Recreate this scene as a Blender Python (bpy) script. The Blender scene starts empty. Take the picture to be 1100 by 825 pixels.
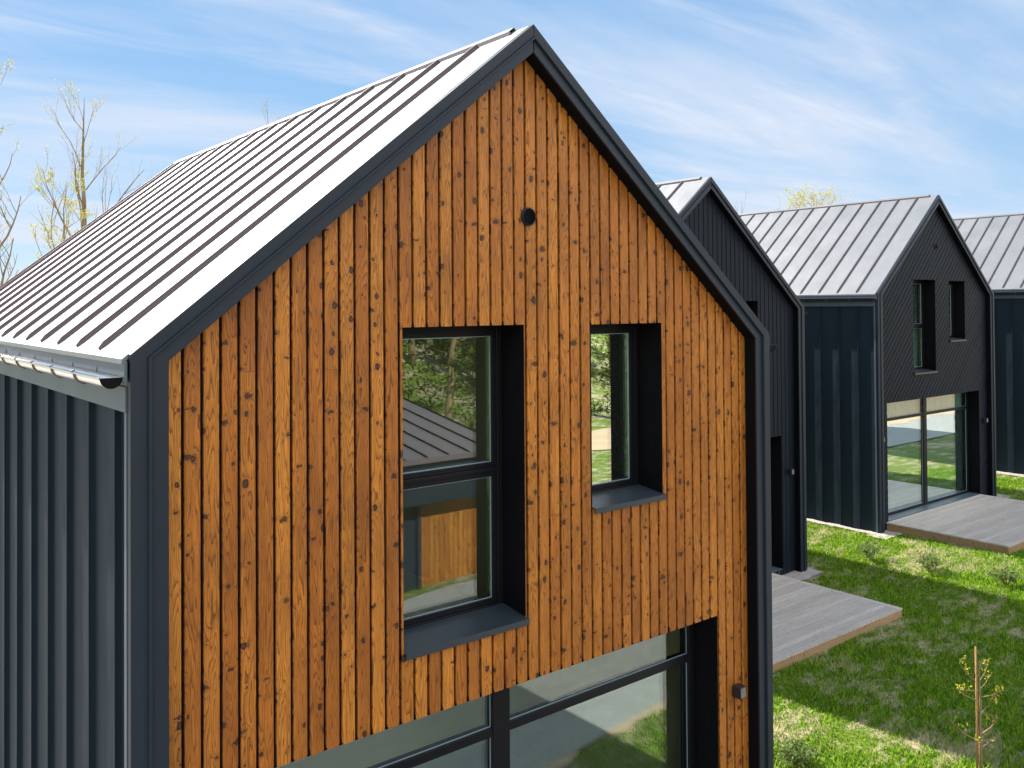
import bpy, math, random
import numpy as np
from mathutils import Vector, Matrix
random.seed(7); rng = np.random.default_rng(7)
S = bpy.context.scene
COL = S.collection
R = math.radians

# ------------------------------------------------------------------ helpers
class MB:
    """mesh builder: collects polygons, build() links them as ONE object"""
    def __init__(s): s.v = []; s.f = []; s.uv = []; s.col = []
    def poly(s, pts, uv=None, c=0.5):
        i = len(s.v); s.v += [tuple(p) for p in pts]; s.f.append(tuple(range(i, i+len(pts))))
        s.uv += [tuple(u) for u in (uv if uv else [(0, 0)]*len(pts))]; s.col += [c]*len(pts)
    def box(s, x0, x1, y0, y1, z0, z1):
        a = [(x0,y0,z0),(x1,y0,z0),(x1,y1,z0),(x0,y1,z0),(x0,y0,z1),(x1,y0,z1),(x1,y1,z1),(x0,y1,z1)]
        for q in ((0,3,2,1),(4,5,6,7),(0,1,5,4),(1,2,6,5),(2,3,7,6),(3,0,4,7)):
            s.poly([a[k] for k in q])
    def prism(s, pts, off):
        """closed prism: polygon pts extruded by vector off"""
        o = Vector(off); p = [Vector(q) for q in pts]; q = [a+o for a in p]; n = len(p)
        s.poly(p[::-1]); s.poly(q)
        for i in range(n):
            j = (i+1) % n; s.poly([p[i], p[j], q[j], q[i]])
    def tube(s, path, rad, n=8, caps=True):
        P = [Vector(p) for p in path]; rings = []
        for i, p in enumerate(P):
            d = (P[min(i+1, len(P)-1)] - P[max(i-1, 0)]); d.normalize()
            u = d.orthogonal() if i == 0 else (u - d*u.dot(d)); u.normalize(); w = d.cross(u)
            r = rad[i] if hasattr(rad, '__len__') else rad
            rings.append([p + (u*math.cos(2*math.pi*k/n) + w*math.sin(2*math.pi*k/n))*r for k in range(n)])
        b = len(s.v)
        for rg in rings: s.v += [tuple(q) for q in rg]
        s.vt = True
        for i in range(len(P)-1):
            for k in range(n):
                f = (b+i*n+k, b+i*n+(k+1) % n, b+(i+1)*n+(k+1) % n, b+(i+1)*n+k); s.f.append(f)
                s.uv += [(0, 0)]*4; s.col += [.5]*4
        if caps:
            for f in (tuple(range(b+n-1, b-1, -1)), tuple(range(b+(len(P)-1)*n, b+len(P)*n))):
                s.f.append(f); s.uv += [(0, 0)]*n; s.col += [.5]*n
    def build(s, name, mat, parent=None, smooth=False, fixn=False, bevel=0):
        me = bpy.data.meshes.new(name); me.from_pydata(s.v, [], s.f)
        ul = me.uv_layers.new(name='UVMap'); ul.data.foreach_set('uv', np.array(s.uv, np.float32).ravel())
        ca = me.attributes.new('rnd', 'FLOAT', 'CORNER'); ca.data.foreach_set('value', np.array(s.col, np.float32))
        me.materials.append(mat)
        if smooth: me.polygons.foreach_set('use_smooth', [True]*len(me.polygons))
        if fixn or bevel:
            import bmesh
            bm = bmesh.new(); bm.from_mesh(me)
            if bevel: bmesh.ops.remove_doubles(bm, verts=bm.verts, dist=1e-5)
            bmesh.ops.recalc_face_normals(bm, faces=bm.faces); bm.to_mesh(me); bm.free()
        me.update()
        o = bpy.data.objects.new(name, me); COL.objects.link(o)
        if bevel:
            m = o.modifiers.new('bevel', 'BEVEL'); m.width = bevel; m.segments = 2; m.limit_method = 'ANGLE'; m.angle_limit = R(40)
        if parent is not None: o.parent = parent
        return o

def tag(o, label=None, cat=None, group=None, kind=None):
    if label: o['label'] = label
    if cat: o['category'] = cat
    if group: o['group'] = group
    if kind: o['kind'] = kind
    return o
def empty(name, loc, label=None, cat=None, group=None, rz=0):
    o = bpy.data.objects.new(name, None); COL.objects.link(o); o.location = loc; o.rotation_euler.z = rz
    o.empty_display_size = .2
    return tag(o, label, cat, group)
def copy_tree(o, parent=None):
    c = o.copy(); COL.objects.link(c)
    if parent is not None: c.parent = parent
    for ch in list(o.children): copy_tree(ch, c)
    return c

# ------------------------------------------------------------------ materials
class NT:
    def __init__(s, name):
        s.m = bpy.data.materials.new(name); s.m.use_nodes = True; s.t = s.m.node_tree; s.t.nodes.clear()
        s.out = s.n('ShaderNodeOutputMaterial')
    def n(s, typ, **kw):
        nd = s.t.nodes.new(typ)
        for k, v in kw.items(): setattr(nd, k, v)
        return nd
    def l(s, a, b): s.t.links.new(a, b)
    def set(s, sock, v):
        if hasattr(v, 'links') or isinstance(v, bpy.types.NodeSocket): s.l(v, sock)
        else:
            if isinstance(v, (tuple, list)) and len(v) == 3 and sock.type == 'RGBA': v = (*v, 1)
            sock.default_value = v
    def math(s, op, a, b=0.0, c=None, clamp=False):
        nd = s.n('ShaderNodeMath', operation=op, use_clamp=clamp); s.set(nd.inputs[0], a); s.set(nd.inputs[1], b)
        if c is not None: s.set(nd.inputs[2], c)
        return nd.outputs[0]
    def vmath(s, op, a, b=(0, 0, 0)):
        nd = s.n('ShaderNodeVectorMath', operation=op); s.set(nd.inputs[0], a); s.set(nd.inputs[1], b); return nd.outputs[0]
    def noise(s, vec, scale, detail=4, rough=.55, dist=0, dim='3D'):
        nd = s.n('ShaderNodeTexNoise', noise_dimensions=dim)
        if vec is not None: s.l(vec, nd.inputs['Vector'])
        nd.inputs['Scale'].default_value = scale; nd.inputs['Detail'].default_value = detail
        nd.inputs['Roughness'].default_value = rough; nd.inputs['Distortion'].default_value = dist
        return nd.outputs['Fac']
    def ramp(s, fac, pts, interp='LINEAR'):
        nd = s.n('ShaderNodeValToRGB'); nd.color_ramp.interpolation = interp; e = nd.color_ramp.elements
        while len(e) < len(pts): e.new(.5)
        for k, (p, c) in enumerate(pts):
            e[k].position = p; e[k].color = (*c, 1) if isinstance(c, (tuple, list)) else (c, c, c, 1)
        s.l(fac, nd.inputs[0]); return nd.outputs[0]
    def mix(s, fac, a, b, mode='MIX'):
        nd = s.n('ShaderNodeMix', data_type='RGBA', blend_type=mode); s.set(nd.inputs[0], fac); s.set(nd.inputs[6], a); s.set(nd.inputs[7], b)
        return nd.outputs[2]
    def bump(s, h, strength=.3, dist=.01, normal=None):
        nd = s.n('ShaderNodeBump'); nd.inputs['Strength'].default_value = strength; nd.inputs['Distance'].default_value = dist
        s.l(h, nd.inputs['Height'])
        if normal is not None: s.l(normal, nd.inputs['Normal'])
        return nd.outputs[0]
    def bsdf(s, color, rough=.5, metal=0., normal=None, spec=.5, **kw):
        b = s.n('ShaderNodeBsdfPrincipled'); s.set(b.inputs['Base Color'], color); s.set(b.inputs['Roughness'], rough)
        s.set(b.inputs['Metallic'], metal); s.set(b.inputs['Specular IOR Level'], spec)
        if normal is not None: s.l(normal, b.inputs['Normal'])
        for k, v in kw.items(): s.set(b.inputs[k], v)
        s.l(b.outputs[0], s.out.inputs[0]); return b
    def obj(s): return s.n('ShaderNodeTexCoord').outputs['Object']
    def pos(s): return s.n('ShaderNodeNewGeometry').outputs['Position']
    def mapping(s, vec, scale=(1, 1, 1), rot=(0, 0, 0), loc=(0, 0, 0)):
        nd = s.n('ShaderNodeMapping'); s.l(vec, nd.inputs[0]); nd.inputs['Scale'].default_value = scale
        nd.inputs['Rotation'].default_value = rot; nd.inputs['Location'].default_value = loc; return nd.outputs[0]

def mat_metal(name, col, rough=.45, metal=0., var=.12, wob=0., spec=.5, grain=.05, sheen=0):
    t = NT(name); p = t.obj()
    n1 = t.noise(p, 1.3, 4, .6); n2 = t.noise(p, 260, 2, .5)
    c = t.mix(t.math('MULTIPLY', n1, var*2), col, tuple(min(1, x*1.7+.01) for x in col))
    r = t.math('ADD', t.math('MULTIPLY', n1, .16), rough-.08)
    h = t.math('MULTIPLY', n2, grain)
    nb = t.bump(h, .35, .004)
    if wob:
        n3 = t.noise(t.mapping(p, (1, 1.0, .45)), 2.6, 2, .5); nb = t.bump(n3, wob, .05, nb)
    t.bsdf(c, r, metal, nb, spec, **({'Sheen Weight': sheen, 'Sheen Roughness': .45} if sheen else {})); return t.m

def mat_wood(name, base, dark, light, knotc, knots=.45, rough=.55, contrast=1.0, kr=.155, spec=.35):
    """uv = metres across / along the board, rnd = one number per board"""
    t = NT(name); uv = t.n('ShaderNodeUVMap').outputs[0]; rn = t.n('ShaderNodeAttribute', attribute_name='rnd').outputs['Fac']
    sx = t.n('ShaderNodeSeparateXYZ'); t.l(uv, sx.inputs[0]); u, v = sx.outputs[0], sx.outputs[1]
    cx = t.n('ShaderNodeCombineXYZ'); t.l(t.math('ADD', u, t.math('MULTIPLY', rn, 61.7)), cx.inputs[0]); t.l(t.math('ADD', v, t.math('MULTIPLY', rn, 37.3)), cx.inputs[1])
    P = cx.outputs[0]
    # knots: round ones, and slanted winged ones
    wob = t.n('ShaderNodeTexNoise', noise_dimensions='2D'); t.l(P, wob.inputs['Vector']); wob.inputs['Scale'].default_value = 30; wob.inputs['Detail'].default_value = 3
    wv = t.vmath('SUBTRACT', wob.outputs['Color'], (.5, .5, .5))
    def layer(scl, rot, wamt, frac, k):
        Pk = t.mapping(t.vmath('ADD', P, t.vmath('MULTIPLY', wv, wamt)), scl, (0, 0, rot))
        vn = t.n('ShaderNodeTexVoronoi', voronoi_dimensions='2D'); vn.inputs['Scale'].default_value = 8.5; t.l(Pk, vn.inputs['Vector'])
        sc = t.n('ShaderNodeSeparateXYZ'); t.l(vn.outputs['Color'], sc.inputs[0])
        has = t.math('LESS_THAN', sc.outputs[0], frac)
        rad = t.math('ADD', t.math('MULTIPLY', t.math('POWER', sc.outputs[1], 1.6), k), k*.42)
        d = t.math('DIVIDE', vn.outputs['Distance'], rad)
        core = t.math('MULTIPLY', has, t.math('MULTIPLY', t.math('SUBTRACT', 1.15, d, clamp=True), 2.2, clamp=True)); core = t.math('MULTIPLY', core, t.math('ADD', .75, t.math('MULTIPLY', sc.outputs[2], 1.6)), clamp=True)
        halo = t.math('MULTIPLY', has, t.math('POWER', 2.718, t.math('MULTIPLY', d, -.9)))
        return core, halo, d
    k1, h1, d1 = layer((1, .72, 1), 0, (.022, .018, 0), knots, kr)
    k2, h2, d2 = layer((.62, 1.05, 1), .45, (.050, .040, 0), knots*.62, kr*1.0)
    # paler eye inside the bigger round knots
    eye = t.math('MULTIPLY', t.math('SUBTRACT', .62, d1, clamp=True), .8)
    core = t.math('MAXIMUM', t.math('SUBTRACT', k1, t.math('MULTIPLY', eye, k1)), t.math('MULTIPLY', k2, .85))
    halo = t.math('MAXIMUM', h1, h2)
    # grain: cathedral rings
    n1 = t.noise(t.mapping(P, (8, .55, 1)), 1.0, 2, .45, 0, '2D')
    ringv = t.math('ADD', t.math('MULTIPLY', n1, 26), t.math('MULTIPLY', halo, 3.0))
    ring = t.math('FRACT', ringv)
    ring = t.math('POWER', ring, 3.5)
    fine = t.noise(t.mapping(P, (190, 5, 1)), 1.0, 3, .6, 0, '2D')
    big = t.noise(t.mapping(P, (3, .9, 1)), 1.0, 4, .6, 0, '2D')
    pins = t.ramp(t.noise(t.mapping(P, (120, 14, 1)), 1.0, 2, .5, 0, '2D'), [(.64, 0), (.72, 1)])
    c = t.mix(t.math('MULTIPLY', t.math('POWER', rn, .8), 1.0), light, base)
    c = t.mix(t.math('MULTIPLY', ring, .80*contrast), c, dark)
    c = t.mix(t.ramp(fine, [(.42, 0), (.68, 1)]), c, t.mix(.30*contrast, c, dark))
    c = t.mix(t.math('MULTIPLY', t.ramp(big, [(.38, 0), (.75, 1)]), .42*contrast), c, dark)
    c = t.mix(t.math('MULTIPLY', pins, .45*contrast), c, dark)
    c = t.mix(t.math('MULTIPLY', halo, .50), c, dark)
    c = t.mix(t.math('MULTIPLY', core, .92), c, knotc)
    h = t.math('SUBTRACT', t.math('ADD', t.math('MULTIPLY', fine, .6), t.math('MULTIPLY', ring, -.5)), core)
    t.bsdf(c, rough, 0, t.bump(h, .35, .0025), spec); return t.m

def srgb(r, g, b):
    f = lambda c: (c/255/12.92) if c/255 <= .04045 else ((c/255+.055)/1.055)**2.4
    return (f(r), f(g), f(b))

M = {}
M['frame'] = mat_metal('anthracite_frame_metal', (.0115, .018, .030), .46, 0, .12, 0, .30, .12)
M['panel'] = mat_metal('anthracite_wall_panel', (.014, .024, .034), .60, 0, .10, .45, .10, .04, 0)
M['roof'] = mat_metal('standing_seam_roof_metal', (.195, .200, .205), .48, .3, .20, .16, .5, .03)
M['rib'] = mat_metal('roof_seam_metal', (.14, .105, .118), .5, .1, .10, 0, .4, .03)
M['flash'] = mat_metal('blue_grey_flashing_metal', (.062, .088, .11), .5, 0, .12, .1, .5, .04)
M['steel'] = mat_metal('galvanised_gutter_steel', (.72, .68, .64), .22, 1., .10, 0, .5, .02)
M['black'] = mat_metal('black_reveal_metal', (.0035, .0035, .005), .6, 0, .10, 0, .08, .05)
M['winframe'] = mat_metal('black_window_frame', (.006, .006, .009), .4, 0, .10, 0, .2, .03)
M['sill'] = mat_metal('window_sill_metal', (.024, .033, .044), .42, 0, .10, 0, .5, .03)
M['bead'] = mat_metal('sky_reflection_bead', (.28, .38, .45), .35, .4, .05, 0, .5, .02)  # pale blue colour stands for sky reflected along the bead edge
M['plaster'] = mat_metal('interior_plaster', (.70, .62, .46), .9, 0, .05, 0, .1, .02)
M['floorwood'] = mat_metal('interior_floor', (.22, .16, .10), .5, 0, .1, 0, .3, .02)
M['lamp'] = mat_metal('black_lamp_metal', (.018, .018, .02), .38, 0, .1, 0, .5, .02)
M['lampglass'] = mat_metal('frosted_lamp_glass', (.14, .14, .13), .35, 0, .1, 0, .4, .02)
M['wood'] = mat_wood('orange_stained_pine', (.44, .140, .0165), (.060, .014, .004), (.64, .240, .033), (.015, .006, .008), .37, .5, 1.1, .128)
M['blackwood'] = mat_wood('black_stained_boards', (.0065, .0105, .019), (.003, .005, .009), (.011, .017, .030), (.003, .003, .004), .2, .55, .8, .05, .14)
M['deck'] = mat_wood('weathered_deck_boards', (.56, .49, .43), (.31, .25, .205), (.70, .63, .565), (.16, .12, .10), .16, .6, .8, .07)
M['deckside'] = mat_wood('deck_edge_timber', (.42, .26, .14), (.20, .11, .055), (.52, .35, .20), (.1, .05, .03), .3, .65, .9, .09)

def mat_glass():
    t = NT('window_glass')
    lw = t.n('ShaderNodeLayerWeight'); lw.inputs['Blend'].default_value = .35
    tr = t.n('ShaderNodeBsdfTransparent'); tr.inputs[0].default_value = (.88, .95, .92, 1)
    gl = t.n('ShaderNodeBsdfGlossy'); gl.inputs['Roughness'].default_value = .004; gl.inputs[0].default_value = (.80, .88, .87, 1)
    n = t.noise(t.obj(), 1.1, 1, .4); t.l(t.bump(n, .004, .05), gl.inputs['Normal'])
    mx = t.n('ShaderNodeMixShader'); t.l(t.math('ADD', t.math('MULTIPLY', lw.outputs['Fresnel'], .55), .15, clamp=True), mx.inputs[0])
    t.l(tr.outputs[0], mx.inputs[1]); t.l(gl.outputs[0], mx.inputs[2]); t.l(mx.outputs[0], t.out.inputs[0]); return t.m
M['glass'] = mat_glass()
def mat_curtain():
    t = NT('curtain_fabric'); n = t.noise(t.mapping(t.obj(), (60, 60, 2)), 1, 2)
    c = t.mix(n, (.62, .84, .80), (.74, .92, .88))
    d = t.n('ShaderNodeBsdfDiffuse'); t.l(c, d.inputs[0]); tl = t.n('ShaderNodeBsdfTranslucent'); t.l(c, tl.inputs[0])
    mx = t.n('ShaderNodeMixShader'); mx.inputs[0].default_value = .35; t.l(d.outputs[0], mx.inputs[1]); t.l(tl.outputs[0], mx.inputs[2]); t.l(mx.outputs[0], t.out.inputs[0]); return t.m
M['curtain'] = mat_curtain()

# patches of dry straw / bare earth share one recipe between the soil and the blades
def patch(t, p):
    a = t.noise(t.mapping(p, (1, 1, .01), (0, 0, .5)), .55, 4, .62)
    b = t.noise(t.mapping(p, (1, 1.9, .01), (0, 0, .25)), 2.3, 4, .6)
    return t.math('ADD', t.math('MULTIPLY', a, .5), t.math('MULTIPLY', b, .5))
def mat_ground():
    t = NT('lawn_soil'); p = t.pos(); f = patch(t, p)
    n = t.noise(p, 22, 5, .7); n2 = t.noise(p, 90, 3, .6)
    g = t.mix(n, (.08, .13, .018), (.20, .26, .04))
    s = t.mix(n2, (.32, .23, .16), (.60, .47, .35))
    c = t.mix(t.ramp(f, [(.48, 0), (.58, 1)]), g, s)
    t.bsdf(c, .9, 0, t.bump(t.math('ADD', n, n2), .7, .03), .1); return t.m
def mat_blades():
    t = NT('grass_blades'); p = t.pos(); f = patch(t, p); rn = t.n('ShaderNodeAttribute', attribute_name='rnd').outputs['Fac']
    g = t.mix(rn, (.052, .175, .008), (.35, .52, .042))
    s = t.mix(rn, (.58, .50, .28), (.84, .72, .50))
    c = t.mix(t.math('MULTIPLY', t.ramp(f, [(.50, 0), (.62, 1)]), .66), g, s)
    d = t.n('ShaderNodeBsdfDiffuse'); t.l(c, d.inputs[0]); tl = t.n('ShaderNodeBsdfTranslucent'); t.l(c, tl.inputs[0])
    mx = t.n('ShaderNodeMixShader'); mx.inputs[0].default_value = .4; t.l(d.outputs[0], mx.inputs[1]); t.l(tl.outputs[0], mx.inputs[2]); t.l(mx.outputs[0], t.out.inputs[0]); return t.m
M['ground'] = mat_ground(); M['blades'] = mat_blades()
def mat_leaf(name, a, b, tr=.4):
    t = NT(name); rn = t.n('ShaderNodeAttribute', attribute_name='rnd').outputs['Fac']; c = t.mix(rn, a, b)
    d = t.n('ShaderNodeBsdfDiffuse'); t.l(c, d.inputs[0]); tl = t.n('ShaderNodeBsdfTranslucent'); t.l(c, tl.inputs[0])
    mx = t.n('ShaderNodeMixShader'); mx.inputs[0].default_value = tr; t.l(d.outputs[0], mx.inputs[1]); t.l(tl.outputs[0], mx.inputs[2]); t.l(mx.outputs[0], t.out.inputs[0]); return t.m
M['bud'] = mat_leaf('young_spring_leaves', (.50, .46, .17), (.70, .66, .28))
M['yleaf'] = mat_leaf('sapling_leaves', (.40, .42, .03), (.62, .55, .08))
M['bushleaf'] = mat_leaf('shrub_leaves', (.10, .16, .045), (.26, .33, .11))
M['pine'] = mat_leaf('pine_needles', (.024, .036, .010), (.085, .095, .03), .2)
def mat_bark(name, a, b):
    t = NT(name); p = t.obj(); n = t.noise(t.mapping(p, (1, 1, .25)), 14, 5, .65)
    t.bsdf(t.mix(t.ramp(n, [(.3, 0), (.7, 1)]), a, b), .85, 0, t.bump(n, .8, .03), .15); return t.m
M['bark'] = mat_bark('grey_brown_bark', (.14, .10, .05), (.34, .25, .13))
M['twig'] = mat_bark('pale_twig_bark', (.20, .14, .085), (.36, .26, .16))
M['stake'] = mat_bark('tan_stake_wood', (.32, .15, .06), (.50, .27, .12))
def mat_pavers():
    t = NT('grey_pavers'); p = t.pos(); br = t.n('ShaderNodeTexBrick'); t.l(t.mapping(p, (1, 1, 1)), br.inputs[0])
    br.inputs['Scale'].default_value = 1; br.inputs['Brick Width'].default_value = .2; br.inputs['Row Height'].default_value = .1; br.inputs['Mortar Size'].default_value = .006
    br.inputs['Color1'].default_value = (.27, .265, .26, 1); br.inputs['Color2'].default_value = (.36, .35, .345, 1); br.inputs['Mortar'].default_value = (.15, .13, .11, 1)
    n = t.noise(p, 1.7, 5, .7); t.bsdf(t.mix(t.math('MULTIPLY', n, .5), br.outputs[0], (.46, .42, .37)), .8, 0, t.bump(t.noise(p, 60, 3), .3, .006), .2); return t.m
M['pavers'] = mat_pavers()
def mat_gravel():
    t = NT('pale_gravel'); p = t.pos(); v = t.n('ShaderNodeTexVoronoi'); t.l(p, v.inputs[0]); v.inputs['Scale'].default_value = 45
    t.bsdf(t.mix(.75, v.outputs['Color'], (.44, .37, .32), 'MIX'), .85, 0, t.bump(v.outputs['Distance'], .9, .02), .2); return t.m
M['gravel'] = mat_gravel()
def mat_sand():
    t = NT('sandy_soil'); p = t.pos(); n = t.noise(p, 1.2, 6, .7)
    t.bsdf(t.mix(n, (.42, .27, .16), (.60, .46, .32)), .9, 0, t.bump(n, .4, .05), .1); return t.m
M['sand'] = mat_sand()

# ------------------------------------------------------------------ camera (matched to the photograph)
CAMP = Vector((-1.4639, -5.3136, 5.8456)); yw, pt, rl = R(38.5139), R(.7822), R(-.373)
fw = Vector((math.sin(yw)*math.cos(pt), math.cos(yw)*math.cos(pt), math.sin(pt))); rt = Vector((math.cos(yw), -math.sin(yw), 0)); up = rt.cross(fw)
r2 = math.cos(rl)*rt + math.sin(rl)*up; u2 = -math.sin(rl)*rt + math.cos(rl)*up
cam = bpy.data.cameras.new('camera'); co = bpy.data.objects.new('camera', cam); COL.objects.link(co); S.camera = co
mw = Matrix((( r2.x, u2.x, -fw.x, CAMP.x), (r2.y, u2.y, -fw.y, CAMP.y), (r2.z, u2.z, -fw.z, CAMP.z), (0, 0, 0, 1))); co.matrix_world = mw
cam.sensor_width = 36; cam.lens = 36*960.55/1100; cam.shift_y = -97.1/1100; cam.clip_end = 2000; cam.clip_start = .05

# ------------------------------------------------------------------ terrain
def sstep(a, b, x):
    t = min(1, max(0, (x-a)/(b-a))); return t*t*(3-2*t)
def gz(x, y):
    z = .235*sstep(5.6, 9, x) + .29*sstep(14.5, 18, x) + .17*sstep(23, 27, x) + .3*sstep(30, 60, x)
    z += 10.5*sstep(-24, -62, y)                                  # wooded slope on the far side of the yard
    return z
def terrain():
    xs = sorted(set(list(np.arange(-12, 40, .5)) + list(np.arange(-60, -12, 4)) + list(np.arange(40, 121, 4)) + [-900, -400, -150, 180, 400, 900]))
    ys = sorted(set(list(np.arange(-12, 16, .5)) + list(np.arange(-80, -12, 3)) + list(np.arange(16, 121, 5)) + [-900, -400, -150, 180, 400, 900]))
    b = MB(); nx = len(xs); b.v = [(x, y, gz(x, y) + .015*math.sin(x*2.1+y)*math.sin(y*1.7)) for y in ys for x in xs]
    for j in range(len(ys)-1):
        for i in range(nx-1):
            b.f.append((j*nx+i, j*nx+i+1, (j+1)*nx+i+1, (j+1)*nx+i)); b.uv += [(0, 0)]*4; b.col += [.5]*4
    return b
tag(terrain().build('lawn', M['ground'], smooth=True), kind='structure')
def sheet(name, x0, x1, y0, y1, dz, mat, step=.5, wob=0):
    b = MB(); nx = int((x1-x0)/step)+1; ny = max(2, int((y1-y0)/step)+1)
    for j in range(ny):
        for i in range(nx):
            x = x0+(x1-x0)*i/(nx-1); y = y0+(y1-y0)*j/(ny-1)
            if wob and j in (0, ny-1): y += wob*(random.random()-.5)
            b.v.append((x, y, gz(x, y)+dz))
    for j in range(ny-1):
        for i in range(nx-1): b.f.append((j*nx+i, j*nx+i+1, (j+1)*nx+i+1, (j+1)*nx+i)); b.uv += [(0, 0)]*4; b.col += [.5]*4
    return tag(b.build(name, mat, smooth=True), kind='structure')
sheet('paved_yard', -30, 60, -8.6, -2.42, .028, M['pavers'])
sheet('sandy_bank', 14, 60, -20.5, -17.2, .03, M['sand'], 1, 1.2)
sheet('unseen_grey_ground', -40, -.12, -2.42, 40, .02, M['pavers'], 1)  # grey ground out of view, added to keep green reflections off the side wall
sheet('access_path', 17.2, 60, -2.40, .7, .032, M['pavers'])
sheet('sandy_yard', 19, 60, -8.5, -2.2, .040, M['sand'], .5, .5)
sheet('sandy_verge', -30, 60, -2.6, -2.3, .022, M['sand'], .25, .2)

# ------------------------------------------------------------------ houses
W, H, RS = 6.0, 5.5587, 2.4803
BV, BR, D, L = .2142, .1688, .1377, 8.45
SL = RS/(W/2); CA = math.cos(math.atan(SL))
def clip(poly, a, b, c):
    """keep a*x+b*z<=c"""
    out = []
    for i in range(len(poly)):
        p, q = poly[i], poly[(i+1) % len(poly)]; dp = a*p[0]+b*p[1]-c; dq = a*q[0]+b*q[1]-c
        if dp <= 0: out.append(p)
        if dp*dq < 0: t = dp/(dp-dq); out.append((p[0]+(q[0]-p[0])*t, p[1]+(q[1]-p[1])*t))
    return out
def outline(t, dl=0):
    """portal polyline offset inwards by fraction t of the frame width, (x,z) from left foot to right foot"""
    x = BV*t; hp = BR*t/CA; sl = (RS-dl)/(W/2)
    return [(x, 0), (x, H+dl-hp+sl*x), (W/2, H+RS-hp), (W-x, H-hp+SL*x), (W-x, 0)]
def cells(t, opens, zb=0):
    """convex cells of the gable face around the openings"""
    o = outline(t); xl, xr = o[0][0], o[-1][0]; top = lambda x: o[1][1]+(o[2][1]-o[1][1])*(x-xl)/(W/2-xl) if x <= W/2 else o[3][1]+(o[2][1]-o[3][1])*(xr-x)/(xr-W/2)
    cuts = sorted(set([xl, xr, W/2] + [e for q in opens for e in q[:2]])); out = []
    for a, b in zip(cuts, cuts[1:]):
        zs = zb
        for q in sorted([q for q in opens if q[0] <= a+1e-6 and q[1] >= b-1e-6], key=lambda q: q[2]):
            if q[2] > zs+1e-6: out.append([(a, zs), (b, zs), (b, q[2]), (a, q[2])])
            zs = q[3]
        out.append([(a, zs), (b, zs), (b, top(b)), (a, top(a))])
    return out
def cladding(opens, ang, pitch, gap, depth, start, yf, mirror=False, zb=0.06):
    """boards running at angle ang from vertical; every board is cut to the gable face"""
    b = MB(); ca, sa = math.cos(ang), math.sin(ang); C = cells(.55, opens, zb)
    i0, i1 = (-2, int(W/pitch)+3) if ang == 0 else (-90, 90)
    for i in range(i0, i1):
        c0 = start+i*pitch; rnd = random.random(); off = random.random()*9; jit = random.uniform(-.0012, .0012)
        lo, hi = c0+gap/2, c0+pitch-gap/2; ch = min(.012, pitch*.1)
        bands = [(lo, lo+ch, min(.006, ch*.42), 0), (lo+ch, hi-ch, 0, 0), (hi-ch, hi, 0, min(.006, ch*.42))]
        zj = random.uniform(1.5, 6.5) if (ang == 0 and random.random() < .28) else None; base_rnd, base_off = rnd, off
        C2 = C if zj is None else [c_ for c0_ in C for c_ in (clip(c0_, 0, 1, zj-.001), clip(c0_, 0, -1, -zj-.001)) if len(c_) > 2]
        for cell in C2:
            if zj is not None: rnd, off = (base_rnd, base_off) if max(q[1] for q in cell) < zj else ((base_rnd+.45) % 1, base_off+4.3)
            for k, (u0, u1, d0, d1) in enumerate(bands):
                p = clip(cell, -ca, sa, -u0); p = clip(p, ca, -sa, u1) if len(p) > 2 else p
                if len(p) < 3: continue
                U = lambda q: q[0]*ca-q[1]*sa; V = lambda q: q[0]*sa+q[1]*ca
                dy = lambda q: d0+(d1-d0)*(U(q)-u0)/(u1-u0)
                pts = [(q[0], yf+jit+dy(q), q[1]) for q in p]; uv = [(U(q)-c0, V(q)+off) for q in p]
                b.poly(pts, uv, rnd)
                # edges back to the membrane (long sides and cut ends)
                n = len(p)
                for j in range(n):
                    q, r = p[j], p[(j+1) % n]; uq, ur = U(q), U(r)
                    if abs(uq-ur) < 1e-5 and ((k == 0 and abs(uq-u0) < 1e-4) or (k == 2 and abs(uq-u1) < 1e-4)) or abs(uq-ur) > 1e-5:
                        b.poly([pts[j], (q[0], yf+depth, q[1]), (r[0], yf+depth, r[1]), pts[(j+1) % n]], [uv[j], uv[j], uv[(j+1) % n], uv[(j+1) % n]], rnd)
    return b
def portal(dl, yb=.062):
    b = MB(); prof = [(0, yb), (0, .004), (.012, 0), (.42, 0), (.445, -.016), (.455, -.020), (.525, -.020), (.545, -.016), (.56, .004), (.985, .003), (1, .007), (1, .02)]
    O = [outline(t, dl) for t, y in prof]
    for i in range(len(prof)-1):
        for k in range(4):
            b.poly([(O[i][k][0], prof[i][1], O[i][k][1]), (O[i][k+1][0], prof[i][1], O[i][k+1][1]), (O[i+1][k+1][0], prof[i+1][1], O[i+1][k+1][1]), (O[i+1][k][0], prof[i+1][1], O[i+1][k][1])])
    return b
def soffit(dl):
    b = MB(); A = outline(1.0, dl); B = outline(1.12, dl)
    for k in range(4):
        for (p, q, y0, y1) in ((A, A, .0202, .19),):
            b.poly([(p[k][0], y0, p[k][1]), (p[k+1][0], y0, p[k+1][1]), (p[k+1][0], y1, p[k+1][1]), (p[k][0], y1, p[k][1])])
    return b
def ring_box(b, x0, x1, z0, z1, w, y0, y1, wb=None):
    wb = w if wb is None else wb
    b.box(x0, x0+w, y0, y1, z0, z1); b.box(x1-w, x1, y0, y1, z0, z1)
    b.box(x0+w, x1-w, y0, y1, z1-w, z1); b.box(x0+w, x1-w, y0, y1, z0, z0+wb)
FY, GY = .425, .462      # front of window frames / front of glass
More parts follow.
